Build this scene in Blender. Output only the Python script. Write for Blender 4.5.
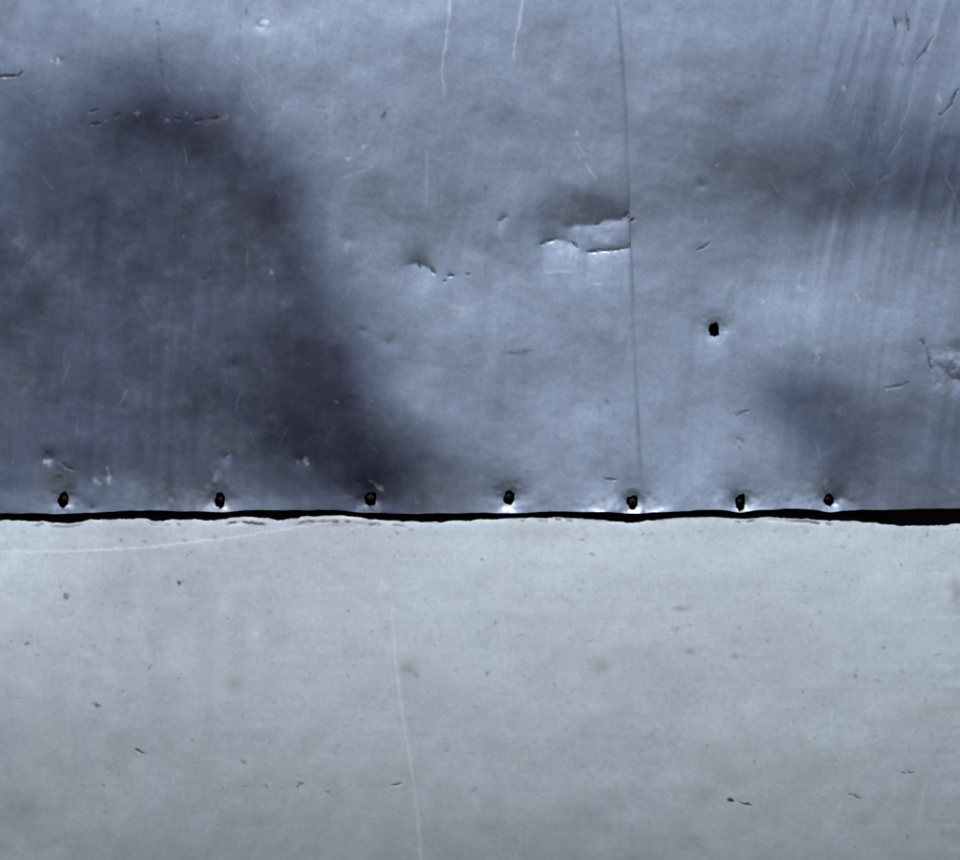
# Riveted steel cladding seen straight on: two dark, dented upper sheets lapped side by side,
# a torn black gap along their nailed lower edge, and a paler lower sheet.
# 1 photograph pixel = 1 millimetre on the wall.
import bpy, math
import numpy as np

for o in list(bpy.data.objects):
    bpy.data.objects.remove(o, do_unlink=True)
scene = bpy.context.scene
col = scene.collection
R = math.radians
ZC = 1.50                                   # height of the picture centre above ground (m)

# ------------------------------------------------------------------ camera, sky, sun, exposure
cam_data = bpy.data.cameras.new('camera')
cam = bpy.data.objects.new('camera', cam_data)
col.objects.link(cam)
CAM_D = 1.80
cam.location = (0.0, -CAM_D, ZC)
cam.rotation_euler = (R(90), 0, 0)
cam_data.sensor_width = 36
cam_data.lens = 36 * CAM_D / 0.960
cam_data.clip_start = 0.05
cam_data.clip_end = 100
scene.camera = cam

SUN_EL, SUN_AZ = 58.0, -8.0                  # azimuth measured from straight in front of the wall, + = right
world = bpy.data.worlds.new('World')
scene.world = world
world.use_nodes = True
wn = world.node_tree.nodes
wl = world.node_tree.links
wn.clear()
w_out = wn.new('ShaderNodeOutputWorld')
w_bg = wn.new('ShaderNodeBackground')
w_sky = wn.new('ShaderNodeTexSky')
w_sky.sky_type = 'NISHITA'
w_sky.sun_disc = False
w_sky.sun_elevation = R(SUN_EL)
w_sky.sun_rotation = R(180 - SUN_AZ)
w_sky.air_density = 1.0
w_sky.dust_density = 3.0
w_bg.inputs['Strength'].default_value = 0.10
wl.new(w_sky.outputs[0], w_bg.inputs[0])
wl.new(w_bg.outputs[0], w_out.inputs[0])

sun_data = bpy.data.lights.new('sun', 'SUN')
sun_data.energy = 1.5
sun_data.angle = R(14)
sun_data.color = (1.0, 0.965, 0.92)
sun = bpy.data.objects.new('sun', sun_data)
col.objects.link(sun)
sun.location = (0.5, -3, 5)
sun.rotation_euler = (R(90 - SUN_EL), 0, R(SUN_AZ))

scene.view_settings.view_transform = 'Standard'
scene.view_settings.look = 'None'
scene.view_settings.exposure = 0.80
scene.view_settings.gamma = 1.0
scene.view_settings.use_curve_mapping = False

# ------------------------------------------------------------------ numeric helpers (px, py in photo pixels = mm)
def hash2(ix, iy, seed):
    h = (ix.astype(np.int64) * 374761393 + iy.astype(np.int64) * 668265263 + seed * 2246822519) & 0xFFFFFFFF
    h = ((h ^ (h >> 13)) * 1274126177) & 0xFFFFFFFF
    h = h ^ (h >> 16)
    return (h & 0xFFFFFF).astype(np.float64) / 0xFFFFFF

def vnoise(x, y, seed):
    ix = np.floor(x); iy = np.floor(y)
    fx = x - ix; fy = y - iy
    fx = fx * fx * fx * (fx * (fx * 6 - 15) + 10); fy = fy * fy * fy * (fy * (fy * 6 - 15) + 10)
    a = hash2(ix, iy, seed); b = hash2(ix + 1, iy, seed)
    c = hash2(ix, iy + 1, seed); d = hash2(ix + 1, iy + 1, seed)
    return (a + (b - a) * fx) * (1 - fy) + (c + (d - c) * fx) * fy

def fbm(x, y, size, seed, octaves=4, gain=0.5):
    """about -1..1, features about `size` mm across"""
    v = 0; amp = 1; tot = 0; f = 1.0 / size
    c, s = 0.8, 0.6
    for k in range(octaves):
        v = v + amp * (vnoise(x * f + 17.3 * k, y * f + 9.1 * k, seed + k) * 2 - 1)
        tot += amp; amp *= gain; f *= 2.03
        x, y = c * x - s * y, s * x + c * y
    return v / tot * 1.6

def sstep(a, b, x):
    t = np.clip((x - a) / (b - a), 0, 1)
    return t * t * (3 - 2 * t)

def gauss(x, y, cx, cy, sx, sy, rot=0.0, p=2.0):
    c, s = math.cos(R(rot)), math.sin(R(rot))
    u = (x - cx) * c + (y - cy) * s
    v = -(x - cx) * s + (y - cy) * c
    return np.exp(-((u / sx) ** 2 + (v / sy) ** 2) ** (p / 2))

def add_local(arr, x, y, box, fn, mode='add'):
    """evaluate fn only inside box=(x0,y0,x1,y1)"""
    m = (x > box[0]) & (x < box[2]) & (y > box[1]) & (y < box[3])
    if not m.any():
        return
    v = fn(x[m], y[m])
    if mode == 'add':
        arr[m] += v
    else:
        arr[m] = np.maximum(arr[m], v)

def seg_dist(x, y, pts):
    """distance to a polyline and position 0..1 along it"""
    best = np.full_like(x, 1e9); along = np.zeros_like(x)
    L = [math.dist(pts[i], pts[i + 1]) for i in range(len(pts) - 1)]
    tot = sum(L); acc = 0
    for i in range(len(pts) - 1):
        (x0, y0), (x1, y1) = pts[i], pts[i + 1]
        dx, dy = x1 - x0, y1 - y0
        t = np.clip(((x - x0) * dx + (y - y0) * dy) / (dx * dx + dy * dy + 1e-9), 0, 1)
        d = np.hypot(x - x0 - t * dx, y - y0 - t * dy)
        m = d < best
        best[m] = d[m]; along[m] = (acc + t[m] * L[i]) / tot
        acc += L[i]
    return best, along

def stroke(arr, x, y, pts, w, amp=1.0, taper=0.5, broken=0.0, seed=1, mode='max'):
    xs = [p[0] for p in pts]; ys = [p[1] for p in pts]
    g = w * 3 + 3
    def fn(a, b):
        d, t = seg_dist(a + 0.8 * fbm(a, b, 6, seed, 3), b + 0.8 * fbm(a, b, 6, seed + 5, 3), pts)
        amp_ = amp * ((0.62 if y.min() < 400 else 0.95) if broken and w < 2.3 else 1.0)
        ww = np.maximum(0.45, w * (1 - taper * np.abs(2 * t - 1) ** 1.5) * (0.55 + 0.9 * vnoise(a / 3.1, b / 3.1, seed + 21)))
        v = amp_ * np.exp(-(d / ww) ** 2)
        if broken:
            br = min(1.0, broken + 0.25)
            v = v * np.clip(1 - br + br * (1.3 * vnoise(a / 3.0, b / 3.0, seed + 9) + 1.0 * vnoise(a / 19.0, b / 19.0, seed + 10)), 0, 1.25)
        return v
    add_local(arr, x, y, (min(xs) - g, min(ys) - g, max(xs) + g, max(ys) + g), fn, mode)

def spot(arr, x, y, cx, cy, sx, sy=None, amp=1.0, rot=0, mode='max', rough=0.35):
    sy = sx if sy is None else sy
    g = 3 * max(sx, sy) + 2
    def fn(a, b):
        big = max(sx, sy)
        k = int(cx * 7 + cy * 13)
        a2 = a + rough * 1.3 * min(big, 9) * fbm(a, b, 3 + 0.9 * big, k, 3); b2 = b + rough * 1.3 * min(big, 9) * fbm(a, b, 3 + 0.9 * big, k + 40, 3)
        v = gauss(a2, b2, cx, cy, sx, sy, rot)
        if big > 4.5:
            v = v * np.clip(0.75 + 0.75 * fbm(a, b, 5.5, k + 80, 3), 0, 1.4)
        return amp * np.minimum(v, 1.15)
    add_local(arr, x, y, (cx - g, cy - g, cx + g, cy + g), fn, mode)

def curve(pts):
    xs = np.array([p[0] for p in pts], float); ys = np.array([p[1] for p in pts], float)
    return lambda q: np.interp(q, xs, ys)

def smooth_curve(pts, w):
    f = curve(pts)
    return lambda q: (f(q - w) + 2 * f(q - w / 2) + 2 * f(q) + 2 * f(q + w / 2) + f(q + w)) / 8

# torn edges: lower edge of the upper sheets, upper edge of the lower sheet
edge_up_pts = [(-500, 511), (0, 513), (60, 513.5), (100, 512), (130, 511), (150, 510), (200, 511.5), (222, 513), (240, 510.5),
               (300, 510), (340, 510.5), (370, 513), (400, 513.5), (440, 513.5), (480, 513), (509, 513), (560, 511), (600, 511.5),
               (630, 514), (645, 512), (700, 509.5), (725, 510), (740, 512.5), (755, 510), (790, 508), (815, 509), (829, 512.5), (845, 510),
               (900, 509), (960, 508.5), (1460, 510)]
edge_lo_pts = [(-500, 521), (0, 520), (40, 521), (58, 523), (75, 522.5), (90, 520), (140, 518), (150, 519), (160, 521.5), (172, 520),
               (190, 519), (212, 521), (228, 518.5), (250, 516.5), (268, 518), (280, 521.5), (290, 518.5), (305, 516.5), (330, 515.5), (355, 516.5), (370, 519),
               (400, 521.5), (430, 522), (452, 521.5), (480, 520), (520, 518), (560, 517.5), (590, 519), (612, 521.5), (632, 523), (648, 520.5),
               (670, 518.5), (700, 517), (725, 517.5), (742, 519.5), (760, 517.5), (800, 518.5), (830, 520.5), (855, 521), (880, 524), (905, 526),
               (925, 526), (960, 524), (1100, 524), (1460, 520)]
_eu = smooth_curve(edge_up_pts, 8); _el = smooth_curve(edge_lo_pts, 5)
def edge_up(q):
    return _eu(q) + 0.5 * fbm(q, q * 0, 18, 31, 3)
def edge_lo(q):
    return _el(q) + 0.9 * fbm(q, q * 0, 9, 37, 4, 0.7)
seam = smooth_curve([(-500, 606), (0, 619), (50, 622), (100, 625.5), (150, 628), (200, 630), (240, 631.5), (290, 634), (400, 638), (505, 642.5), (620, 646)], 14)

# nail holes: x, y, half width, half height, tilt, dimple depth, dimple spread, pointedness
HOLES_LEFT = [(62.5, 500.5, 5.2, 8.2, 8, 6.5, 10), (219.2, 501, 5.2, 8.2, 0, 6.5, 10), (370.0, 499.5, 6.2, 7.4, 14, 7.0, 11),
              (509.0, 498.2, 5.6, 7.4, 10, 7.0, 11), (632.4, 502.6, 5.8, 7.2, 0, 7.5, 11)]
HOLES_RIGHT = [(740.2, 502.8, 5.0, 8.8, 6, 7.5, 11), (829.0, 500.4, 5.3, 6.2, 0, 8.0, 11)]
HOLE_EMPTY = [(715.5, 329.5, 5.4, 7.3, 0, 5.4, 8.5)]

def hole_r(x, y, h):
    cx, cy, a, b, tilt, _, _ = h
    c, s = math.cos(R(tilt)), math.sin(R(tilt))
    u = (x - cx) * c + (y - cy) * s
    v = -(x - cx) * s + (y - cy) * c
    ang = np.arctan2(v / b, u / a)
    pinch = 1 + 0.09 * np.sin(2 * ang) ** 2 - 0.16 * np.maximum(0, np.sin(ang)) * np.abs(np.cos(ang)) * 2 + 0.07 * np.sin(3 * ang + cx) + 0.05 * np.sin(4 * ang + 2 * cy) + 0.045 * np.sin(7 * ang + cx * 3)
    return np.hypot(u / a, v / b) / pinch

# ------------------------------------------------------------------ relief (mm, + towards the viewer)
def dent_v(h, x, y, crease, depth, up, down, x0, x1, fade=8, sharp=1.0):
    """a pressed-in fold: surface sinks towards the crease line from above and comes back out below it"""
    cx = np.array([p[0] for p in crease], float); cy = np.array([p[1] for p in crease], float)
    def fn(a, b):
        yc = np.interp(a, cx, cy) + 0.8 * fbm(a, a * 0 + 3, 9, 71, 2)
        d = b - yc
        ad = np.sqrt(d * d + 2.2) - 1.2
        prof = np.where(d < 0, np.exp(-(ad / up) ** sharp), np.exp(-(ad / down) ** sharp))
        k = sstep(x0 - fade, x0 + fade, a) * (1 - sstep(x1 - fade, x1 + fade, a))
        return -depth * prof * k
    add_local(h, x, y, (x0 - 3 * fade, min(cy) - up * 5, x1 + 3 * fade, max(cy) + down * 5), fn)

def relief_upper(x, y, left=True):
    h = np.zeros_like(x)
    # oil-canning of thin plate between its fixings
    h += 7.0 * fbm(x, y, 330, 1897, 2) + 1.8 * fbm(x, y, 120, 2951, 2) + 0.40 * fbm(x, y, 46, 7, 2) + 0.12 * fbm(x, y, 17, 8, 3)
    # nail dimples
    for hole in HOLES_LEFT + HOLES_RIGHT + HOLE_EMPTY:
        cx, cy, a, b, tilt, D, sp = hole
        def fn(p, q):
            r = np.hypot((p - cx) / 1.15, q - cy)
            # pulled in more above than below: metal drawn down onto the nail
            return -D * 0.85 * np.exp(-(r / sp) ** 1.05) * (1 + 0.20 * fbm(p, q, 12, int(cx), 3)) - 0.3 * fbm(p, q, 7, int(cx) + 3, 2) * np.exp(-(r / 13) ** 2)
        add_local(h, x, y, (cx - 70, cy - 70, cx + 70, cy + 70), fn)
    # the free lower lip curls out a little, most of all beside the nails
    e = np.maximum(edge_up(x) - y, 0)
    flare = 0.5 + 0.5 * fbm(x, x * 0, 60, 13, 2)
    for (cx, wd, a) in [(205, 40, 1.5), (150, 40, 0.8), (75, 22, 1.0), (370, 18, 1.2), (509, 26, 1.6), (615, 34, 2.8), (660, 20, 1.5), (735, 34, 2.8), (815, 44, 2.8), (560, 40, 0.8)]:
        flare = flare + a * np.exp(-((x - cx) / wd) ** 2)
    h += 0.62 * flare * np.exp(-e / 12.0) * (1 + 0.35 * fbm(x, y, 14, 14, 3))
    # the big double fold beside the joint
    if left:
        dent_v(h, x, y, [(524, 249), (533, 247), (541, 243.5), (548, 239.5), (556, 238), (566, 239.5), (575, 243), (583, 248), (590, 251)], 2.8, 16, 21, 540, 577, 9, 0.9)
        dent_v(h, x, y, [(570, 245), (580, 249), (588, 251), (598, 249.5), (612, 249), (626, 247), (640, 244)], 2.1, 8, 21, 584, 690, 8, 0.9)
        dent_v(h, x, y, [(540, 228), (560, 226), (575, 224), (598, 222.5), (606, 218), (622, 219), (640, 214)], 2.5, 15, 11, 572, 690, 22, 0.95)
        add_local(h, x, y, (460, 150, 700, 330), lambda a, b: -2.6 * gauss(a, b, 585, 230, 48, 32) + 0.4 * fbm(a, b, 19, 74, 3) * gauss(a, b, 585, 235, 52, 26))
    else:
        add_local(h, x, y, (560, 150, 760, 330), lambda a, b: -1.2 * gauss(a, b, 600, 232, 50, 34))
    # small fold to the left of it
    dent_v(h, x, y, [(390, 266), (402, 264), (417, 263.5), (428, 267), (436, 274), (445, 280)], 2.2, 9, 14, 408, 432, 9, 0.9)
    add_local(h, x, y, (340, 220, 500, 330), lambda a, b: -1.0 * gauss(a, b, 415, 268, 32, 22))
    dent_v(h, x, y, [(440, 276), (470, 275)], 0.7, 5, 6, 448, 454, 6)
    dent_v(h, x, y, [(494, 222), (510, 215)], 0.9, 5, 6, 498, 507, 3)
    # crumple by the right-hand border
    dent_v(h, x, y, [(925, 372), (940, 371), (952, 379), (980, 384), (1020, 384)], 3.0, 9, 12, 946, 1000, 12, 0.9)
    add_local(h, x, y, (900, 320, 1040, 430), lambda a, b: 1.6 * fbm(a, b, 22, 77, 4) * gauss(a, b, 958, 370, 26, 24))
    dent_v(h, x, y, [(925, 356), (960, 352), (1000, 350)], 1.6, 8, 8, 945, 990, 8, 1.0)
    # shallow knocks and pocks
    for (cx, cy, s, d) in [(347, 240, 9, 0.8), (300, 462, 8, 1.1), (226, 458, 7, 1.1), (48, 458, 7, 1.3), (92, 508, 5, 1.0), (388, 342, 6, 0.6),
                           (363, 330, 4, 0.6), (703, 184, 5, 0.7), (234, 366, 8, 0.8), (208, 276, 10, 0.7), (818, 353, 9, -0.5), (940, 248, 10, 0.7),
                           (60, 62, 4, 0.7), (262, 27, 6, 0.8), (372, 486, 6, 0.9), (740, 440, 6, 0.5), (108, 476, 5, 0.8), (898, 24, 5, 0.5), (120, 345, 25, 0.6),
                           (510, 130, 30, 0.6), (690, 430, 30, 0.6), (450, 400, 34, 0.9), (860, 300, 34, 0.7)]:
        add_local(h, x, y, (cx - 4 * s, cy - 4 * s, cx + 4 * s, cy + 4 * s), lambda a, b: -d * gauss(a, b, cx, cy, s, s * 0.8, 0, 1.5))
    for (pts, w, d) in CUTS:
        tmp = np.zeros_like(h)
        stroke(tmp, x, y, pts, w * 0.9, d * (1.0 if d > 2.2 else 0.5), 0.85)
        h -= tmp
    return h

def relief_lower(x, y):
    h = np.zeros_like(x)
    h += 2.4 * fbm(x, y, 300, 23, 2) + 0.5 * fbm(x, y, 110, 25, 2) + 0.14 * fbm(x, y, 40, 27, 2) + 0.05 * fbm(x, y, 14, 28, 2)
    # the sheet bellies out: its upper part faces the sky, its foot turns back under
    yb = np.minimum(y, 880)
    h += LOW_BELLY * (1 - ((yb - 670) / 170.0) ** 2 * np.where(yb < 670, 0.62, 1.0))
    # rolled, torn top lip
    d = y - edge_lo(x)
    h += -0.45 * np.exp(-np.maximum(d, 0) / 2.5)
    for (x0, x1, dy) in [(150, 180, 4), (228, 262, 5.5), (296, 372, 6), (740, 830, 3)]:
        k = sstep(x0 - 6, x0 + 6, x) * (1 - sstep(x1 - 6, x1 + 6, x))
        h += -0.35 * k * np.exp(-((d - dy) / 1.6) ** 2) * np.clip(0.5 + fbm(x, y, 12, 29, 2), 0, 1)
    for (pts, w, dd) in LOW_CUTS:
        tmp = np.zeros_like(h)
        stroke(tmp, x, y, pts, w, dd * 0.5, 0.8)
        h -= tmp
    return h
LOW_BELLY = 10.5

# cuts that have depth: points, half width, depth (mm)
CUTS = [([(-40, 79), (0, 78), (14, 78), (20, 77), (24, 73)], 1.6, 1.8),
        ([(91, 112.5), (100, 110)], 1.5, 0.8), ([(92, 125), (101, 124.6)], 1.7, 1.2), ([(114, 118.5), (122, 114.5)], 1.7, 1.1),
        ([(175, 120), (183, 120.5)], 1.6, 1.0), ([(196, 122.5), (204, 121.5)], 1.7, 1.2), ([(210, 121), (220, 118.5)], 1.9, 1.5),
        ([(541, 243.5), (548, 239.3), (558, 238)], 2.0, 1.2), ([(573, 241), (579, 247)], 1.5, 1.6), ([(588, 251), (602, 249.3)], 1.9, 1.2),
        ([(602, 250), (616, 248.5), (630, 246)], 1.1, 1.3), ([(624, 216), (629, 212)], 2.0, 2.0), ([(631, 220), (636, 217)], 1.6, 1.5),
        ([(596, 223.5), (601, 221)], 1.2, 1.0),
        ([(418, 262), (421, 268)], 1.3, 1.2), ([(430, 267), (435, 273)], 1.3, 1.3), ([(447, 275.5), (454, 274.5)], 1.6, 1.3), ([(443, 281), (446, 280)], 1.5, 1.0),
        ([(467, 274.5), (470, 274)], 1.5, 1.1), ([(498, 221), (507, 216)], 1.2, 0.8),
        ([(916, 60), (922, 54), (932, 38)], 1.3, 1.1), ([(893, 18), (896, 32)], 1.3, 0.7), ([(905, 12), (908, 32)], 1.4, 0.9),
        ([(942, 115), (949, 106), (956, 90)], 1.4, 1.3), ([(937, 115), (940, 117)], 1.7, 1.2),
        ([(698, 249), (705, 246), (712, 241.5)], 1.2, 0.9), ([(735, 414.5), (742, 413), (750, 410)], 1.3, 1.0), ([(884, 388.5), (890, 388), (908, 383.5)], 1.3, 1.0),
        ([(919, 340), (925, 345)], 1.8, 0.9), ([(926, 350), (928, 361), (931, 371)], 1.4, 1.4), ([(604, 478.5), (617, 480)], 1.4, 0.9),
        ([(62, 463), (66, 467), (74, 471)], 1.7, 1.3), ([(56, 478), (62, 476)], 2.0, 0.9), ([(46, 452), (48, 456)], 1.7, 1.2)]
LOW_CUTS = [([(136, 748), (146, 753)], 1.2, 0.6), ([(391, 785), (402, 782.5)], 1.1, 0.7), ([(727, 799), (734, 800.5)], 1.7, 0.8), ([(737, 801), (753, 805.5)], 1.1, 0.6),
            ([(900, 772), (914, 771.5)], 1.1, 0.5), ([(848, 793), (862, 798)], 1.2, 0.5)]

# ------------------------------------------------------------------ colour masks
def masks_upper(x, y):
    wx = x + 15 * fbm(x, y, 120, 41, 4); wy = y + 15 * fbm(x, y, 120, 44, 4)
    # one large dark area with a rounded head and a slanting right-hand border
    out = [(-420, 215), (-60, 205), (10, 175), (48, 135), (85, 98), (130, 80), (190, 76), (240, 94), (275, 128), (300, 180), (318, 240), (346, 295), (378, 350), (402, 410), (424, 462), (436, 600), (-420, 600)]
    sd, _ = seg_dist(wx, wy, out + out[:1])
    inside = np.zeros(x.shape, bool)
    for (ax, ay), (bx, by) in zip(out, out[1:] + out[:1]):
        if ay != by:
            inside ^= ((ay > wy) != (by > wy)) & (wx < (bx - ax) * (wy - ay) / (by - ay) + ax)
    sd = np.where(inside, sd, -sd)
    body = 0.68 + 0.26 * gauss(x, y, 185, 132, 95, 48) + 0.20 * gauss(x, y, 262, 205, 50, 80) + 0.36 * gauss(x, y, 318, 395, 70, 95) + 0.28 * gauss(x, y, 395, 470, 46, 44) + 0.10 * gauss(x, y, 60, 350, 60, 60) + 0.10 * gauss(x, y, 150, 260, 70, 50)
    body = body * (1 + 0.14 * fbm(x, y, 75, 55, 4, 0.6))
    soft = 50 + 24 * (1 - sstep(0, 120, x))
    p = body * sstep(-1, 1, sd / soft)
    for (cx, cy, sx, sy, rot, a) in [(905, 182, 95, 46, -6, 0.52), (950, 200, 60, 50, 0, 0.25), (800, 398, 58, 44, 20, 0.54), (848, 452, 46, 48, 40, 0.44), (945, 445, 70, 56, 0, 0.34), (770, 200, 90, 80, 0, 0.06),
                                     (830, 120, 120, 90, 0, 0.28), (575, 205, 42, 14, -4, 0.22), (920, 50, 110, 60, 0, 0.14), (1080, 200, 120, 90, 0, 0.5), (30, 30, 90, 70, 0, 0.22), (10, 125, 70, 60, 0, 0.38), (470, 430, 60, 60, 0, 0.14)]:  # the small flat patch at the fold paints shade on its upper slope
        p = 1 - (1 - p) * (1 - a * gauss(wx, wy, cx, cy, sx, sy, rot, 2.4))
    # paler strip just above the nails, left half
    clean = gauss(x, y, 160, 498, 130, 34, 0) * 0.75 + gauss(x, y, 20, 505, 60, 16) * 0.35 + gauss(x, y, 300, 507, 60, 14) * 0.45
    clean = clean * (0.7 + 0.5 * fbm(x, y, 40, 48, 3))
    p = p * (1 - np.clip(clean, 0, 0.85))
    p = np.clip(p + 0.07 * fbm(x, y, 30, 51, 5, 0.7) * (0.35 + p), 0, 1)
    # brushed streaks, running up to the right and fanning on the right-hand side
    lean = x + 0.22 * (y - 200) - 0.00022 * (y - 200) ** 2
    st = 0.9 * fbm(lean, y * 0.035, 7, 61, 3) + 0.12 * fbm(lean, y * 0.02, 22, 63, 2)
    right = sstep(700, 880, x) * (1 - 0.8 * sstep(230, 380, y)) * np.clip(0.65 + 0.7 * fbm(x, y, 85, 68, 2), 0.1, 1)
    st2 = fbm(x + 0.03 * y, y * 0.03, 8, 66, 3)
    left = gauss(x, y, 175, 400, 120, 150)
    streak = st * (0.22 + 1.0 * right) + st2 * (0.15 + 0.7 * left)
    # pale scuffs and bare-metal scratches, plus painted highlights under nails and folds
    s = np.zeros_like(x)
    for (pts, w, a, br) in [([(450.5, -30), (449.5, 12), (447, 36), (443.5, 58), (442, 72)], 1.6, 0.55, 0.3), ([(442, 72), (444, 88), (444, 101)], 1.6, 0.40, 0.5),
                            ([(523, -30), (521.5, 8), (517.5, 28), (514.5, 46), (514, 60)], 1.7, 0.60, 0.3), ([(427, 150), (426, 180), (427, 206)], 1.6, 0.28, 0.6),
                            ([(353, 173.5), (364, 171.5), (373, 166)], 1.6, 0.55, 0.2), ([(340, 181), (352, 174)], 2.6, 0.18, 0.4), ([(578, 141), (585, 155)], 1.2, 0.25, 0.5), ([(585, 162), (591, 171), (597, 178)], 1.4, 0.42, 0.3),
                            ([(546, 271.5), (556, 271), (570, 271.5)], 1.6, 0.45, 0.2), ([(593, 284), (603, 283.5)], 1.6, 0.38, 0.2), ([(604, 225), (618, 222), (632, 216)], 1.8, 0.35, 0.3),  # last stroke paints the lit lip of the fold
                            ([(107, 468), (108.5, 478), (109, 484)], 1.9, 0.55, 0.3), ([(930, 246), (938, 243), (948, 245)], 2.2, 0.30, 0.3), ([(936, 96), (939, 104)], 2.0, 0.4, 0.3),
                            ([(405, 265), (417, 265)], 1.5, 0.2, 0.3), ([(428, 270), (436, 277)], 1.8, 0.3, 0.3), ([(900, 130), (909, 100), (914, 70)], 1.6, 0.2, 0.5),
                            ([(370, 481), (376, 486), (382, 491)], 2.4, 0.25, 0.4), ([(635, 300), (637, 360), (640, 420)], 1.4, 0.10, 0.7)]:
        stroke(s, x, y, pts, w, a, 0.45, br, int(pts[0][0]) + 3)
    for (cx, cy, r, a) in [(60, 60, 2.2, 0.9), (53, 63, 1.6, 0.35), (265, 24.5, 3.0, 0.9), (257, 28, 2.4, 0.5), (268, 36, 4, 0.2), (201, 90, 1.8, 0.4), (238, 59, 1.6, 0.3), (272, 273, 2.2, 0.45),
                           (364, 147, 1.9, 0.5), (348, 158.5, 2.2, 0.55), (577, 133, 1.8, 0.45), (577, 257, 1.7, 0.6), (717, 164.5, 1.8, 0.75), (707, 220, 1.5, 0.4), (716, 28, 1.5, 0.3),
                           (841, 89, 2.6, 0.35), (764, 302, 2.2, 0.4), (800, 286, 4, 0.2), (858, 297, 4, 0.3), (818, 354, 6, 0.45), (845, 411, 5, 0.28), (945, 350, 9, 0.22), (941, 383, 6, 0.5),
                           (460, 310, 9, 0.22), (448, 306, 5, 0.2), (624, 334, 5, 0.2), (347, 246, 5, 0.22), (228, 455, 3.5, 0.45), (303, 461, 4, 0.45), (47, 463, 4, 0.4), (95, 483, 3, 0.35),
                           (42, 495, 6, 0.32), (215, 478, 4, 0.35), (210, 486, 4, 0.3), (137, 113, 3, 0.25), (168, 121, 2.4, 0.35), (226, 119, 4, 0.22), (188, 114, 2, 0.3),
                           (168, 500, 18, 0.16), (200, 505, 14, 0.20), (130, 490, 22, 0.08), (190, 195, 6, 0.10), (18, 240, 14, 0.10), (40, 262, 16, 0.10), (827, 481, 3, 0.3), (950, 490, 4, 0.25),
                           (70, 504, 3.5, 0.35), (606, 507, 20, 0.22), (71, 506, 4, 0.4), (56, 509, 5, 0.25), (210, 507, 7, 0.4), (228, 509, 5, 0.35), (364, 507, 5, 0.4), (375, 508, 5, 0.3), (190, 503, 16, 0.2), (655, 507, 12, 0.18), (722, 505, 15, 0.26), (757, 505, 13, 0.22), (805, 505, 22, 0.20), (848, 505, 14, 0.16), (509, 508, 9, 0.15), (555, 255, 16, 0.10), (500, 232, 5, 0.2)]:  # under the nails: rubbed metal, plus the dimples' bright lower slopes painted pale
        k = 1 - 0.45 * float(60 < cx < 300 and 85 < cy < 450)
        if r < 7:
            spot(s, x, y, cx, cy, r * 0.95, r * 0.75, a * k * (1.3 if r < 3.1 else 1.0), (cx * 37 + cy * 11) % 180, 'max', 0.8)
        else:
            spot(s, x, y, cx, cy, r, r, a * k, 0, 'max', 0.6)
    # random little scuffs
    rng = np.random.default_rng(5)
    for k in range(300):
        cx, cy = rng.uniform(-20, 980), rng.uniform(-10, 505)
        if rng.random() < 0.55:
            spot(s, x, y, cx, cy, rng.uniform(0.8, 1.7), rng.uniform(0.6, 1.2), rng.uniform(0.05, 0.20), rng.uniform(0, 180), 'max', 0.8)
        else:
            L = rng.uniform(6, 26); an = rng.normal(1.45, 0.45)
            stroke(s, x, y, [(cx, cy), (cx + L * math.cos(an), cy - L * math.sin(an))], rng.uniform(0.8, 1.3), rng.uniform(0.05, 0.16), 0.6, 0.6, k)
    # a cluster of finer scratches towards the right-hand border and about the central fold
    for k in range(46):
        cx, cy = (rng.uniform(840, 965), rng.uniform(0, 260)) if k < 30 else (rng.uniform(480, 640), rng.uniform(150, 300))
        L = rng.uniform(8, 40); an = rng.normal(1.3, 0.3)
        stroke(s, x, y, [(cx, cy), (cx + L * math.cos(an), cy - L * math.sin(an))], rng.uniform(0.8, 1.3), rng.uniform(0.06, 0.19), 0.7, 0.6, 300 + k)
    # fine cloudy whitening
    s = np.maximum(s, (0.12 - 0.09 * p) * np.clip(fbm(x, y, 15, 81, 4, 0.7) - 0.1, 0, 1) * np.clip(0.6 + fbm(x, y, 90, 82, 2), 0, 1))
    # dark dirt sitting in cuts and pits; along fold creases it paints their shade
    g = np.zeros_like(x)
    for (pts, w, d) in CUTS:
        stroke(g, x, y, pts, w * 1.1, min(1.35, 0.75 + 0.45 * d), 0.75, 0.35, int(pts[0][0]))
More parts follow.
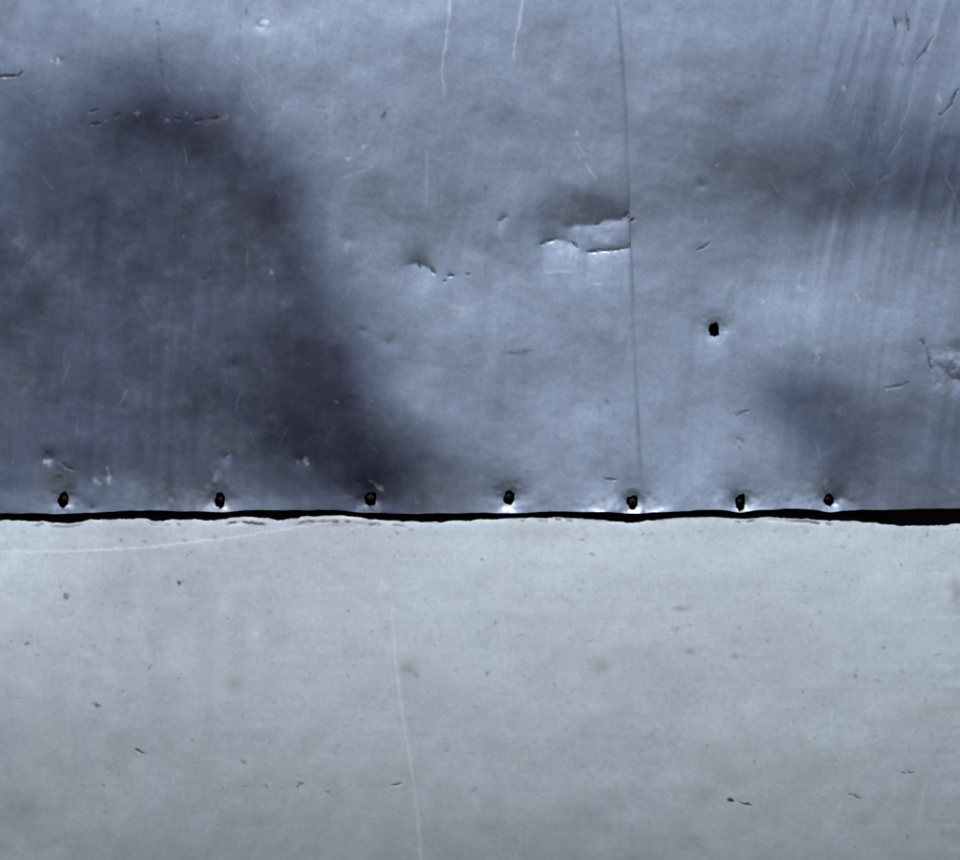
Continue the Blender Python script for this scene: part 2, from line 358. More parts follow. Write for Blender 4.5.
    for (cx, cy, rx, ry, a) in [(208, 276, 10, 3.2, 0.7), (234, 366, 7.5, 3.6, 0.75), (190, 388, 2, 2, 0.5), (388, 341.5, 3.2, 3.0, 0.5), (363, 331, 2, 2.4, 0.5), (703, 184, 4, 3.6, 0.55), (777, 212, 3, 3, 0.35),
                                (806, 137, 2.5, 5, 0.35), (807, 153, 2.2, 2, 0.3), (384, 115.5, 1.6, 3.6, 0.75), (354, 121, 1.8, 3, 0.45), (326, 118, 1.6, 2, 0.5), (322, 107, 2.4, 1.4, 0.4), (486, 188, 2, 2, 0.5), (463, 141, 2.2, 2.4, 0.35),
                                (369, 194, 2, 2, 0.3), (158, 25, 2, 2.5, 0.6), (160, 31, 2.4, 2.4, 0.45), (161, 53, 1.6, 3, 0.5), (162, 65, 1.8, 4.5, 0.6), (163, 74, 1.8, 4, 0.7), (165, 103, 1.8, 4, 0.5), (166, 125, 1.8, 2.6, 0.6),
                                (247, 12, 1.8, 3.5, 0.6), (241, 27, 1.6, 2, 0.4), (110, 74, 2.4, 2, 0.45), (118, 71, 2, 1.6, 0.35), (140, 10, 3, 1.6, 0.35), (92, 508, 3.6, 3.4, 0.75), (175, 472, 5, 1.6, 0.35), (40, 290, 4, 6, 0.25),
                                (738, 438, 1.7, 1.8, 0.7), (743, 441, 2.0, 2.2, 0.6), (739, 448, 1.9, 2.2, 0.65), (735, 442, 1.4, 1.4, 0.4), (917, 316, 2, 3, 0.45), (922, 342, 4, 3, 0.5), (914, 343, 5, 1.8, 0.3), (919, 398, 1.8, 6, 0.28),
                                (812, 417, 5, 3, 0.25), (935, 125, 2, 2, 0.5), (900, 66, 2.4, 2.4, 0.4), (893, 41, 2.2, 2.2, 0.3), (903, 45, 2, 2, 0.3), (600, 408, 2.4, 4, 0.3), (608, 402, 2, 3, 0.5), (628, 440, 2, 2, 0.3),
                                (648, 492, 2, 2, 0.4), (52, 497, 3, 3, 0.15), (219, 488, 6, 4, 0.2), (668, 498, 2, 1.2, 0.35), (656, 504, 2, 1, 0.3), (229, 505, 2.4, 2, 0.5), (480, 250, 2, 2, 0.25), (440, 254, 3, 3, 0.25), (467, 288, 2, 2, 0.3),
                                (393, 264, 1.8, 1.4, 0.5), (400, 266, 1.2, 1.4, 0.4), (427, 271, 1.2, 1.2, 0.5)]:
        spot(g, x, y, cx, cy, rx, ry, a, 0, 'max', 0.5)
    for (pts, w, a) in [([(158, 18), (162, 70), (166, 128)], 1.6, 0.30), ([(392, 360), (402, 358), (414, 362), (440, 364), (480, 366)], 2.4, 0.20), ([(505, 353), (518, 352.5), (534, 350)], 1.8, 0.7),
                        ([(760, 246), (767, 232), (772, 216)], 1.6, 0.22), ([(719, 318), (727, 303), (741, 275)], 2.2, 0.25), ([(723, 322), (734, 300), (748, 278)], 1.8, 0.18), ([(714, 318), (717, 300)], 2.0, 0.15), ([(10, 440), (11, 500)], 2.0, 0.3),
                        ([(175, 380), (178, 450)], 3.0, 0.12), ([(908, 200), (910, 150)], 2.0, 0.2), ([(953, 170), (954, 225)], 3.0, 0.35), ([(920, 385), (921, 430)], 1.6, 0.15), ([(888, 250), (896, 200)], 2, 0.15), ([(870, 240), (885, 190)], 2, 0.12)]:
        stroke(g, x, y, pts, w, a, 0.5, 0.6, int(pts[0][1]) + 11)
    rng = np.random.default_rng(9)
    for k in range(560):
        cx, cy = rng.uniform(-20, 980), rng.uniform(-10, 508)
        spot(g, x, y, cx, cy, rng.uniform(0.8, 1.8), rng.uniform(0.8, 1.6), rng.uniform(0.08, 0.42) * rng.random() ** 0.5, 0, 'max', 0.5)
    # grime packed along the joint and round the nail holes
    ds = x - seam(y)
    g = np.maximum(g, 0.36 * np.exp(-((ds + 0.3) / 2.2) ** 2) * (0.75 + 0.45 * fbm(x, y, 30, 91, 3)))
    for hole in HOLES_LEFT + HOLES_RIGHT + HOLE_EMPTY:
        cx, cy, a, b, *_ = hole
        def fn(p, q):
            r = hole_r(p, q, hole)
            return np.clip(1.25 - r, 0, 1) * 1.6
        add_local(g, x, y, (cx - 20, cy - 24, cx + 20, cy + 24), fn, 'max')
    # rust tint
    r = np.zeros_like(x)
    for (cx, cy, sx, sy, a) in [(738, 105, 9, 8, 0.35), (520, 353, 14, 4, 0.5), (220, 124, 12, 10, 0.25), (528, 372, 5, 14, 0.25), (950, 385, 9, 7, 0.45), (735, 432, 16, 14, 0.2), (15, 385, 22, 40, 0.18),
                                (300, 390, 60, 60, 0.05), (865, 198, 8, 14, 0.2), (60, 485, 16, 16, 0.3), (225, 506, 12, 5, 0.3), (250, 240, 40, 60, 0.08), (420, 500, 26, 16, 0.2), (870, 470, 30, 20, 0.12), (285, 8, 14, 18, 0.3), (10, 10, 14, 20, 0.25)]:
        r = np.maximum(r, a * gauss(wx * 0.3 + x * 0.7, wy * 0.3 + y * 0.7, cx, cy, sx, sy))
    return dict(dark_tone=p, scuff_highlight=np.clip(s, 0, 1), grime_shade=np.clip(g, 0, 1), rust=np.clip(r, 0, 1), streak=0.5 + 0.5 * np.clip(streak, -1, 1))

def masks_lower(x, y):
    p = 0.5 + 0.45 * fbm(x, y, 150, 141, 4)
    p = p + 0.75 * gauss(x, y, 190, 590, 200, 62, -8) + 0.28 * gauss(x, y, 60, 700, 150, 120) - 0.35 * gauss(x, y, 780, 600, 260, 90) + 0.45 * gauss(x, y, 300, 860, 420, 60) + 0.25 * gauss(x, y, 900, 850, 200, 70)  # the lowest two dark terms paint part of the foot's shading
    p = np.clip(0.55 * p, 0, 1)
    st = 0.7 * fbm(x * 0.02, y, 6, 161, 3) + 0.5 * fbm(x * 0.1, y * 0.4, 10, 163, 3)
    streak = st * (0.30 + 0.9 * sstep(920, 950, x)) + 0.5 * fbm(x, y * 0.12, 16, 167, 3) * gauss(x, y, 140, 640, 160, 120)
    s = np.zeros_like(x)
    for (pts, w, a, br) in [([(-60, 551), (0, 551.5), (70, 551), (140, 547.5), (220, 539), (285, 529), (335, 521)], 1.5, 0.62, 0.25), ([(-60, 541), (0, 540), (60, 539), (150, 538)], 1.6, 0.16, 0.6),
                            ([(392, 610), (394, 640), (398, 680), (404, 720), (411, 765), (417, 805), (422, 880)], 1.6, 0.52, 0.25), ([(927, 776), (922, 796), (918, 822)], 1.5, 0.38, 0.3),
                            ([(560, 520), (590, 524), (620, 523)], 2.2, 0.2, 0.5), ([(300, 518.5), (330, 517.5), (362, 519)], 1.3, 0.5, 0.3), ([(232, 519.5), (262, 519)], 1.2, 0.4, 0.3),
                            ([(320, 772), (380, 770)], 1.2, 0.14, 0.6), ([(440, 692), (520, 690)], 1.1, 0.12, 0.6), ([(700, 640), (790, 632)], 1.1, 0.10, 0.6), ([(610, 850), (640, 800)], 1.4, 0.15, 0.6)]:
        stroke(s, x, y, pts, w, a, 0.3, br, int(pts[-1][0]) + 3)
    for (cx, cy, rx, ry, a) in [(258, 633, 3, 3, 0.55), (250, 635, 4, 3, 0.2), (136, 622, 9, 24, 0.22), (160, 568, 8, 10, 0.25), (226, 600, 10, 22, 0.20), (10, 596, 12, 6, 0.25), (85, 562, 12, 5, 0.2),
                                (205, 712, 4, 3, 0.3), (176, 655, 14, 18, 0.12), (228, 690, 22, 16, 0.14), (40, 720, 12, 50, 0.14), (68, 750, 8, 40, 0.14), (25, 690, 14, 30, 0.12), (180, 528, 24, 14, 0.3), (60, 538, 60, 8, 0.16),
                                (395, 742, 9, 30, 0.14), (415, 642, 6, 6, 0.25), (570, 650, 50, 40, 0.10), (710, 700, 50, 40, 0.12), (810, 612, 6, 5, 0.35), (920, 650, 8, 14, 0.2), (660, 700, 40, 8, 0.10), (600, 545, 60, 22, 0.22), (440, 545, 50, 18, 0.15),
                                (112, 780, 8, 5, 0.16), (237, 795, 4, 7, 0.2), (283, 838, 7, 9, 0.18), (760, 555, 90, 20, 0.14)]:
        spot(s, x, y, cx, cy, rx, ry, a, 0, 'max', 0.5)
    s = np.maximum(s, 0.22 * np.clip(fbm(x, y, 20, 181, 5, 0.7) - 0.05, 0, 1) * np.clip(0.5 + fbm(x, y, 110, 182, 2), 0, 1))
    rng = np.random.default_rng(15)
    for k in range(130):
        cx, cy = rng.uniform(-20, 980), rng.uniform(530, 870)
        if rng.random() < 0.6:
            spot(s, x, y, cx, cy, rng.uniform(1.2, 3.5), None, rng.uniform(0.06, 0.2))
        else:
            L = rng.uniform(8, 40); an = rng.normal(0.0, 0.35)
            stroke(s, x, y, [(cx, cy), (cx + L * math.cos(an), cy - L * math.sin(an))], rng.uniform(0.8, 1.2), rng.uniform(0.05, 0.14), 0.6, 0.6, k)
    g = np.zeros_like(x)
    for (pts, w, d) in LOW_CUTS:
        stroke(g, x, y, pts, w * 1.15, 1.0, 0.75, 0.35, int(pts[0][0]))
    for (cx, cy, rx, ry, a) in [(180.5, 582, 2.6, 2.2, 0.95), (68, 596, 3, 2, 0.6), (28, 642, 2.6, 2.4, 0.65), (40, 654, 3, 2, 0.35), (98, 704, 3.6, 2.6, 0.7), (93, 717, 5, 2, 0.3), (152, 663, 5, 3, 0.4), (193, 739, 1.8, 1.8, 0.55), (241, 761, 4.5, 3.6, 0.55),
                                (83, 785, 3, 2, 0.4), (104, 785, 2.4, 1.8, 0.6), (121, 785, 3, 1.6, 0.5), (222, 787, 5, 1.8, 0.4), (247, 785, 3, 2, 0.65), (268, 786, 4, 2, 0.6), (283, 787, 3, 1.8, 0.4), (299, 784, 3.4, 2.2, 0.7), (285, 801, 2, 2, 0.35),
                                (60, 837, 9, 5, 0.45), (106, 811, 4, 3.4, 0.4), (103, 846, 3, 3, 0.25), (110, 769, 5, 1.6, 0.3), (229, 703, 4, 3, 0.3), (275, 703, 2.4, 2.4, 0.35), (27, 742, 3, 3, 0.3), (95, 645, 3, 3, 0.25),
                                (327, 791, 2.6, 2.2, 0.7), (330, 785, 1.6, 1.6, 0.4), (339, 744, 2.2, 1.8, 0.45), (349, 786, 2, 2, 0.4), (474, 789, 4, 1.8, 0.45), (487, 672, 2.6, 2.4, 0.5), (470, 752, 2.8, 2.2, 0.45), (551, 739, 5, 2.6, 0.5), (493, 813, 5, 3, 0.4),
                                (582, 766, 3, 1.8, 0.5), (593, 779, 2.2, 1.8, 0.4), (408, 670, 8, 5, 0.22), (416, 674, 2.4, 2.2, 0.4), (600, 666, 10, 6, 0.22), (588, 640, 4, 1.8, 0.3), (583, 705, 3, 2.4, 0.25), (329, 814, 2.4, 2, 0.35),
                                (735, 656, 3.4, 2.6, 0.4), (738, 627, 3, 1.6, 0.35), (675, 628, 3.6, 1.8, 0.35), (688, 650, 4, 2, 0.35), (720, 668, 6, 5, 0.12), (853, 675, 2, 2.4, 0.55), (877, 679, 2.2, 2, 0.5), (882, 648, 2.6, 2.2, 0.5), (935, 653, 3, 1.8, 0.45),
                                (820, 612, 2.4, 2, 0.3), (810, 625, 2.6, 3, 0.3), (908, 837, 2.8, 2.4, 0.7), (770, 793, 3, 2.4, 0.3), (842, 779, 4, 2.6, 0.3), (840, 816, 4, 2, 0.3), (642, 778, 2, 2, 0.4), (729, 779, 4, 2, 0.35), (752, 761, 5, 1.8, 0.35), (714, 790, 14, 2.4, 0.3),
                                (691, 838, 6, 4, 0.35), (700, 846, 4, 3, 0.3), (718, 580, 10, 1.8, 0.3), (850, 578, 8, 1.6, 0.3), (814, 738, 2, 2, 0.3), (805, 767, 3, 2.4, 0.25), (930, 710, 6, 5, 0.15), (956, 595, 3, 14, 0.3), (590, 525, 6, 1.6, 0.35), (398, 533, 3, 2, 0.4),
                                (146, 541, 3, 1.8, 0.35), (927, 535, 3, 2, 0.4), (240, 545, 3, 1.6, 0.2)]:
        spot(g, x, y, cx, cy, rx, ry, a, 0, 'max', 0.6)
    # torn dotted line just under the lip
    d = y - edge_lo(x)
    for (x0, x1, dy, a) in [(34, 84, 3, 0.5), (150, 182, 3.5, 0.6), (228, 266, 5.4, 0.85), (298, 378, 5.0, 0.7), (375, 405, 4, 0.5), (520, 575, 2.2, 0.55), (735, 832, 2.6, 0.7)]:
        k = sstep(x0 - 4, x0 + 4, x) * (1 - sstep(x1 - 4, x1 + 4, x))
        br = np.clip(2.6 * vnoise(x / 6.0, x * 0, int(x0)) - 0.7, 0, 1)
        g = np.maximum(g, a * k * br * np.exp(-((d - dy - 0.8 * fbm(x, y, 12, 177, 2)) / 1.3) ** 2))
    g = np.maximum(g, 0.30 * np.exp(-np.maximum(d, 0) / 2.0) * np.clip(0.5 + fbm(x, y, 14, 171, 3), 0, 1))
    rng = np.random.default_rng(19)
    for k in range(900):
        cx, cy = rng.uniform(-20, 980), rng.uniform(528, 872)
        spot(g, x, y, cx, cy, rng.uniform(0.8, 2.6), rng.uniform(0.8, 1.6), rng.uniform(0.10, 0.55) * rng.random() ** 0.7, 0, 'max', 0.5)
    r = np.zeros_like(x)
    for (cx, cy, sx, sy, a) in [(680, 608, 9, 3, 0.5), (410, 668, 12, 9, 0.35), (600, 664, 12, 9, 0.3), (330, 523, 40, 3, 0.5), (955, 590, 5, 14, 0.5), (235, 682, 12, 8, 0.35), (15, 810, 26, 20, 0.25), (700, 795, 20, 10, 0.25), (930, 708, 40, 30, 0.15), (540, 530, 40, 10, 0.25), (140, 530, 60, 8, 0.15), (690, 842, 14, 10, 0.2)]:
        r = np.maximum(r, a * gauss(x, y, cx, cy, sx, sy))
    r = np.maximum(r, 0.03 * np.clip(fbm(x, y, 90, 191, 3), 0, 1))
    return dict(dark_tone=p, scuff_highlight=np.clip(s, 0, 1), grime_shade=np.clip(1.3 * g, 0, 1), rust=np.clip(r, 0, 1), streak=0.5 + 0.5 * np.clip(streak, -1, 1))

# ------------------------------------------------------------------ materials
def new_mat(name):
    m = bpy.data.materials.new(name)
    m.use_nodes = True
    nt = m.node_tree
    nt.nodes.clear()
    out = nt.nodes.new('ShaderNodeOutputMaterial')
    bsdf = nt.nodes.new('ShaderNodeBsdfPrincipled')
    nt.links.new(bsdf.outputs[0], out.inputs[0])
    return m, nt, bsdf

class NT:
    def __init__(self, nt): self.nt = nt
    def attr(self, name):
        n = self.nt.nodes.new('ShaderNodeAttribute'); n.attribute_name = name; return n.outputs['Fac']
    def coord(self, scale=(1, 1, 1)):
        t = self.nt.nodes.new('ShaderNodeTexCoord'); m = self.nt.nodes.new('ShaderNodeMapping')
        m.inputs['Scale'].default_value = scale
        self.nt.links.new(t.outputs['Object'], m.inputs[0]); return m.outputs[0]
    def noise(self, vec, scale, detail=4, rough=0.55):
        n = self.nt.nodes.new('ShaderNodeTexNoise')
        n.inputs['Scale'].default_value = scale; n.inputs['Detail'].default_value = detail; n.inputs['Roughness'].default_value = rough
        self.nt.links.new(vec, n.inputs['Vector']); return n.outputs['Fac']
    def maprange(self, v, a, b, c, d):
        n = self.nt.nodes.new('ShaderNodeMapRange')
        for i, q in zip((1, 2, 3, 4), (a, b, c, d)): n.inputs[i].default_value = q
        self.nt.links.new(v, n.inputs[0]); return n.outputs[0]
    def math(self, op, a, b=None):
        n = self.nt.nodes.new('ShaderNodeMath'); n.operation = op
        for i, q in enumerate((a, b)):
            if q is None: continue
            if isinstance(q, (int, float)): n.inputs[i].default_value = q
            else: self.nt.links.new(q, n.inputs[i])
        return n.outputs[0]
    def mix(self, fac, a, b, mode='MIX'):
        n = self.nt.nodes.new('ShaderNodeMix'); n.data_type = 'RGBA'; n.blend_type = mode
        for s, q in ((n.inputs[0], fac), (n.inputs[6], a), (n.inputs[7], b)):
            if isinstance(q, (int, float)): s.default_value = q
            elif isinstance(q, tuple): s.default_value = (*q, 1)
            else: self.nt.links.new(q, s)
        return n.outputs[2]

def steel(name, clean, clean2, dark, dark2, pale_col, metallic, rough0, streak_amt, bump, mid):
    m, nt, b = new_mat(name)
    k = NT(nt)
    co = k.coord()
    drk, scf, grm, rst, stk = [k.attr(a) for a in ('dark_tone', 'scuff_highlight', 'grime_shade', 'rust', 'streak')]
    cloud = k.noise(co, 9, 5, 0.6)
    cloud2 = k.noise(co, 38, 5, 0.62)
    grain = k.noise(co, 260, 4, 0.65)
    speck = k.noise(co, 620, 2, 0.6)
    c_clean = k.mix(k.maprange(cloud, 0.35, 0.65, 0, 1), clean, clean2)
    c_dark = k.mix(k.maprange(cloud2, 0.35, 0.65, 0, 1), dark, dark2)
    fac = k.math('ADD', drk, k.maprange(cloud2, 0.25, 0.75, -0.04, 0.04))
    fac.node.use_clamp = True
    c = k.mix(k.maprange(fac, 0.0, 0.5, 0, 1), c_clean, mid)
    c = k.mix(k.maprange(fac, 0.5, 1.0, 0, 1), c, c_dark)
    # streaks and grain vary the tone
    v = k.math('MULTIPLY', k.maprange(stk, 0, 1, 1 - streak_amt, 1 + streak_amt), k.maprange(grain, 0.3, 0.7, 0.955, 1.045))
    v = k.math('MULTIPLY', v, k.maprange(k.noise(co, 130, 5, 0.75), 0.3, 0.7, 0.94, 1.06))
    v = k.math('MULTIPLY', v, k.maprange(speck, 0.3, 0.7, 0.95, 1.05))
    comb = nt.nodes.new('ShaderNodeCombineColor')
    for i in range(3): nt.links.new(v, comb.inputs[i])
    c = k.mix(1.0, c, comb.outputs[0], 'MULTIPLY')
    c = k.mix(k.math('MULTIPLY', rst, 0.8), c, (0.145, 0.105, 0.098))
    c = k.mix(scf, c, pale_col)
    c = k.mix(grm, c, (0.012, 0.013, 0.018))
    nt.links.new(c, b.inputs['Base Color'])
    me = k.math('MULTIPLY', k.math('SUBTRACT', 1.0, grm), metallic)
    nt.links.new(me, b.inputs['Metallic'])
    ro = k.math('ADD', k.maprange(cloud2, 0.3, 0.7, rough0 - 0.05, rough0 + 0.06), k.math('MULTIPLY', grm, 0.3))
    ro = k.math('ADD', ro, k.math('MULTIPLY', drk, 0.06))
    nt.links.new(ro, b.inputs['Roughness'])
    bm = nt.nodes.new('ShaderNodeBump')
    bm.inputs['Strength'].default_value = bump
    bm.inputs['Distance'].default_value = 0.0006
    hsum = k.math('ADD', k.math('MULTIPLY', grain, 0.6), k.math('MULTIPLY', stk, 0.5))
    hsum = k.math('ADD', hsum, k.math('MULTIPLY', cloud2, 0.7))
    nt.links.new(hsum, bm.inputs['Height'])
    nt.links.new(bm.outputs[0], b.inputs['Normal'])
    return m

M_UP = steel('dark_blue_steel', (0.248, 0.310, 0.412), (0.230, 0.287, 0.380), (0.026, 0.030, 0.057), (0.036, 0.040, 0.070), (0.62, 0.68, 0.77), 0.78, 0.40, 0.20, 0.15, (0.108, 0.138, 0.205))
M_LO = steel('pale_grey_steel', (0.565, 0.67, 0.735), (0.53, 0.62, 0.68), (0.405, 0.465, 0.51), (0.435, 0.495, 0.54), (0.74, 0.79, 0.83), 0.60, 0.46, 0.09, 0.15, (0.50, 0.56, 0.635))

M_NAIL, nt_, b_ = new_mat('oxidised_nail_iron')
k_ = NT(nt_)
nt_.links.new(k_.mix(k_.noise(k_.coord(), 300, 3), (0.006, 0.006, 0.008), (0.02, 0.018, 0.018)), b_.inputs['Base Color'])
b_.inputs['Metallic'].default_value = 0.8
nt_.links.new(k_.maprange(k_.noise(k_.coord(), 500, 3), 0.3, 0.7, 0.16, 0.34), b_.inputs['Roughness'])

M_BACK, nt_, b_ = new_mat('gap_shade_boarding')  # near-black colour stands in for the shade deep in the gap
k_ = NT(nt_)
nt_.links.new(k_.mix(k_.noise(k_.coord((1, 1, 8)), 14, 5), (0.004, 0.004, 0.005), (0.012, 0.011, 0.011)), b_.inputs['Base Color'])
b_.inputs['Roughness'].default_value = 0.95
b_.inputs['Specular IOR Level'].default_value = 0.1

# ------------------------------------------------------------------ sheet builder
STEP = 1.1
def axis(a, b, lo, hi, step=STEP, coarse=6.0):
    """fine inside the picture, growing coarser outside"""
    mid = np.arange(max(a, lo), min(b, hi) + 1e-6, step)
    parts = [mid]
    if a < lo:
        n = max(2, int((lo - a) / coarse)); parts.insert(0, np.linspace(a, lo, n, endpoint=False))
    if b > hi:
        n = max(2, int((b - hi) / coarse)); parts.append(np.linspace(mid[-1], b, n + 1)[1:])
    return np.concatenate(parts)

def to_world(px, py, h, base):
    return np.stack([(px - 480) / 1000, base - h / 1000, (430 - py) / 1000 + ZC], -1)

def sheet_root(label, base):
    o = bpy.data.objects.new('steel_sheet', None)
    o.empty_display_size = 0.05
    o.location = base
    o['label'] = label
    o['category'] = 'metal sheet'
    o['group'] = 'steel cladding sheets'
    col.objects.link(o)
    return o

def hang(o, root):
    o.parent = root
    o.matrix_parent_inverse.identity()
    o.location = [a - b for a, b in zip(o.location, root.location)]

def build_sheet(name, PX, PY, H, masks, mat, base, holes=(), thick=1.4):
    """PX, PY, H on an (nv, nu) grid -> one mesh with a rim along every free edge"""
    nv, nu = PX.shape
    px, py, h = PX.ravel(), PY.ravel(), H.ravel()
    idx = np.arange(nv * nu).reshape(nv, nu)
    q = np.stack([idx[:-1, :-1], idx[1:, :-1], idx[1:, 1:], idx[:-1, 1:]], -1).reshape(-1, 4)
    keep = np.ones(len(q), bool)
    for hole in holes:
        near = (np.abs(px - hole[0]) < 25) & (np.abs(py - hole[1]) < 25)
        r = np.full(len(px), 9.0)
        r[near] = hole_r(px[near], py[near], hole)
        keep &= ~((r < 1.0)[q].sum(1) >= 2)
        # slide the hole's border vertices onto its outline
        cand = (r < 1.0) | ((r < 1.35) & (r >= 1.0))
        used = np.zeros(len(px), bool); used[q[keep].ravel()] = True
        gone = np.zeros(len(px), bool); gone[q[~keep].ravel()] = True
        ring = cand & used & gone
        f = 1.0 / np.maximum(r[ring], 0.2)
        px[ring] = hole[0] + (px[ring] - hole[0]) * f
        py[ring] = hole[1] + (py[ring] - hole[1]) * f
    q = q[keep]
    co = to_world(px, py, h, base)
    # free edges -> rim (own vertices, so the rim stays crisp)
    e = np.concatenate([q[:, [0, 1]], q[:, [1, 2]], q[:, [2, 3]], q[:, [3, 0]]])
    key = np.sort(e, 1)
    key = key[:, 0].astype(np.int64) * (nv * nu) + key[:, 1]
    u, inv, cnt = np.unique(key, return_inverse=True, return_counts=True)
    be = e[cnt[inv] == 1]
    vs, vi = np.unique(be, return_inverse=True)
    vi = vi.reshape(be.shape)
    n0 = len(co)
    front = co[vs]; back = front.copy(); back[:, 1] += thick / 1000
    nb = len(vs)
    rim = np.stack([be[:, 1] * 0 + n0 + vi[:, 1], n0 + vi[:, 0], n0 + nb + vi[:, 0], n0 + nb + vi[:, 1]], -1)
    allco = np.concatenate([co, front, back])
    allq = np.concatenate([q, rim])
    # drop loose vertices
    usedv = np.unique(allq)
    remap = np.zeros(len(allco), np.int64); remap[usedv] = np.arange(len(usedv))
    src = np.concatenate([np.arange(n0), vs, vs])[usedv]
    allco = allco[usedv]; allq = remap[allq]
    me = bpy.data.meshes.new(name)
    me.vertices.add(len(allco)); me.vertices.foreach_set('co', allco.astype(np.float32).ravel())
    me.loops.add(allq.size); me.loops.foreach_set('vertex_index', allq.astype(np.int32).ravel())
    me.polygons.add(len(allq))
    me.polygons.foreach_set('loop_start', (np.arange(len(allq)) * 4).astype(np.int32))
    me.polygons.foreach_set('use_smooth', np.ones(len(allq), bool))
    me.update(calc_edges=True)
    for nm, arr in masks.items():
        a = me.attributes.new(nm, 'FLOAT', 'POINT')
        a.data.foreach_set('value', arr.ravel()[src].astype(np.float32))
    me.materials.append(mat)
    me.validate()
    o = bpy.data.objects.new(name, me)
    col.objects.link(o)
    return o

TOP, BOT, LEFT, RIGHT = -220, 1080, -300, 1260

# upper sheets: rows follow the torn lower edge, columns follow the joint
def upper_grid(x0, x1):
    us = axis(x0, x1, -12, 972)
    vs_ = axis(TOP, 511.0, -12, 511.0)
    U, V = np.meshgrid(us, vs_)
    t = (V - TOP) / (vs_[-1] - TOP)
    PY = V + (edge_up(U) - vs_[-1]) * t ** 12
    return U, PY

# left sheet runs on behind the joint
U, PY = upper_grid(LEFT, 656.0)
PX = U + (seam(PY) - 640.0) * sstep(560, 640, U)
H = relief_upper(PX.ravel(), PY.ravel()).reshape(PX.shape)
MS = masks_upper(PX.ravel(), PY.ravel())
ds = PX - seam(PY)
H = H - 0.45 * sstep(-4.5, 0, ds) - 1.3 * sstep(0.3, 4.0, ds)
sheet_l = sheet_root('upper left steel sheet with big purple-black patch, folded dent and five nail holes', (-0.30, 0.0, (430 - 512) / 1000 + ZC))
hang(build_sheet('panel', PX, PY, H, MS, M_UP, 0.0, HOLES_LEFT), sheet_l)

# right sheet: its rolled edge lies over the left one
U, PY = upper_grid(640.0, RIGHT)
PX = U + (seam(PY) - 640.0) * (1 - sstep(640, 720, U))
H = relief_upper(PX.ravel(), PY.ravel(), False).reshape(PX.shape)
MS = masks_upper(PX.ravel(), PY.ravel())
ds = PX - seam(PY)
H = H + 0.15 - 0.55 * np.exp(-np.maximum(ds, 0) / 1.6)
sheet_r = sheet_root('upper right blue-grey steel sheet with brushed streaks and a single empty hole high up', (0.40, 0.0, (430 - 512) / 1000 + ZC))
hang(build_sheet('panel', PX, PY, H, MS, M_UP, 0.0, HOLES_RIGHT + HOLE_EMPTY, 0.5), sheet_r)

# lower sheet
us = axis(LEFT, RIGHT, -12, 972)
vs_ = axis(520.0, BOT, 500, 872)
U, V = np.meshgrid(us, vs_)
t = (BOT - V) / (BOT - 520.0)
PY = V + (edge_lo(U) - 520.0) * t ** 12
H = relief_lower(U.ravel(), PY.ravel()).reshape(U.shape)
MS = masks_lower(U.ravel(), PY.ravel())
sheet_b = build_sheet('steel_sheet', U, PY, H, MS, M_LO, 0.0025, ())
sheet_b['label'] = 'paler grey lower steel sheet with torn top lip below the black gap'
sheet_b['category'] = 'metal sheet'
sheet_b['group'] = 'steel cladding sheets'

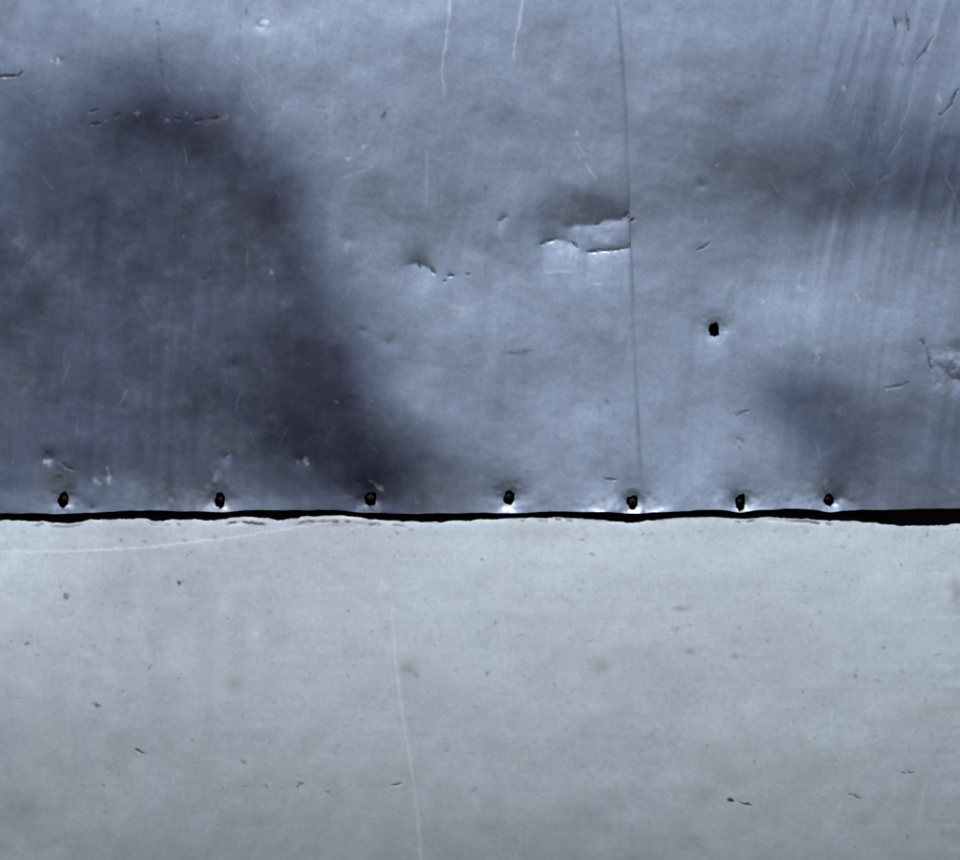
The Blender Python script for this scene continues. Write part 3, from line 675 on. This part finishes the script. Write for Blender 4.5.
# ------------------------------------------------------------------ nails, sunk in their holes
def lathe(profile, n=20, wob=0.06, seed=0):
    rng = np.random.default_rng(seed)
    ph = rng.uniform(0, 6.28, 3)
    verts, faces = [], []
    for (r, y) in profile:
        for i in range(n):
            a = 2 * math.pi * i / n
            k = 1 + wob * math.sin(2 * a + ph[0]) + wob * 0.6 * math.sin(3 * a + ph[1]) + wob * 0.4 * math.sin(5 * a + ph[2])
            verts.append((r * k * math.cos(a) / 1000, y / 1000, r * k * math.sin(a) / 1000))
    m = len(profile)
    for j in range(m - 1):
        for i in range(n):
            i2 = (i + 1) % n
            faces.append((j * n + i, j * n + i2, (j + 1) * n + i2, (j + 1) * n + i))
    faces.append(tuple(range(n))[::-1])
    faces.append(tuple((m - 1) * n + i for i in range(n)))
    return verts, faces

BACK_Y = 0.034
nail_no = 0
for parent, holes in ((sheet_l, HOLES_LEFT), (sheet_r, HOLES_RIGHT)):
    for (cx, cy, a, b, tilt, D, sp) in holes:
        r = a * 0.80
        # local surface at the hole: the dimple bottom plus the plate's own undulation
        xx = np.array([cx - a * 1.4, cx + a * 1.4]); yy = np.array([cy, cy])
        h0 = float(relief_upper(xx, yy).mean())
        sink = -h0 + 3.6                                   # nail top behind the rim (mm)
        L = BACK_Y * 1000 - sink + 6
        prof = [(0.4, 0), (r * 0.35, 0.12), (r * 0.7, 0.55), (r * 0.93, 1.2), (r, 2.0), (r * 0.95, 2.8), (r * 0.6, 3.2), (1.7, 3.4), (1.6, L - 4), (0.5, L)]
        v, f = lathe(prof, 18, 0.05, nail_no)
        me = bpy.data.meshes.new('nail')
        me.from_pydata(v, [], f)
        for p in me.polygons: p.use_smooth = True
        me.materials.append(M_NAIL)
        n = bpy.data.objects.new('nail', me)
        col.objects.link(n)
        n.location = ((cx - 480) / 1000, sink / 1000, (430 - cy + 1.5) / 1000 + ZC)
        n.rotation_euler = (R(4 * math.sin(cx)), R(tilt), R(3 * math.cos(cx)))
        hang(n, parent)
        nail_no += 1

# ------------------------------------------------------------------ boarding behind the gap, coloured near-black for its shade
x0, x1 = (LEFT - 480) / 1000, (RIGHT - 480) / 1000
z0, z1 = (430 - BOT) / 1000 + ZC, (430 - TOP) / 1000 + ZC
y0, y1 = BACK_Y, BACK_Y + 0.05
verts = [(x, y, z) for x in (x0, x1) for y in (y0, y1) for z in (z0, z1)]
faces = [(0, 1, 5, 4), (2, 6, 7, 3), (0, 2, 3, 1), (4, 5, 7, 6), (0, 4, 6, 2), (1, 3, 7, 5)]
me = bpy.data.meshes.new('wall')
me.from_pydata(verts, [], faces)
me.materials.append(M_BACK)
wall = bpy.data.objects.new('wall', me)
col.objects.link(wall)
wall['kind'] = 'structure'
wall['label'] = 'boarding behind the sheets, coloured near-black as the shade in the gap'
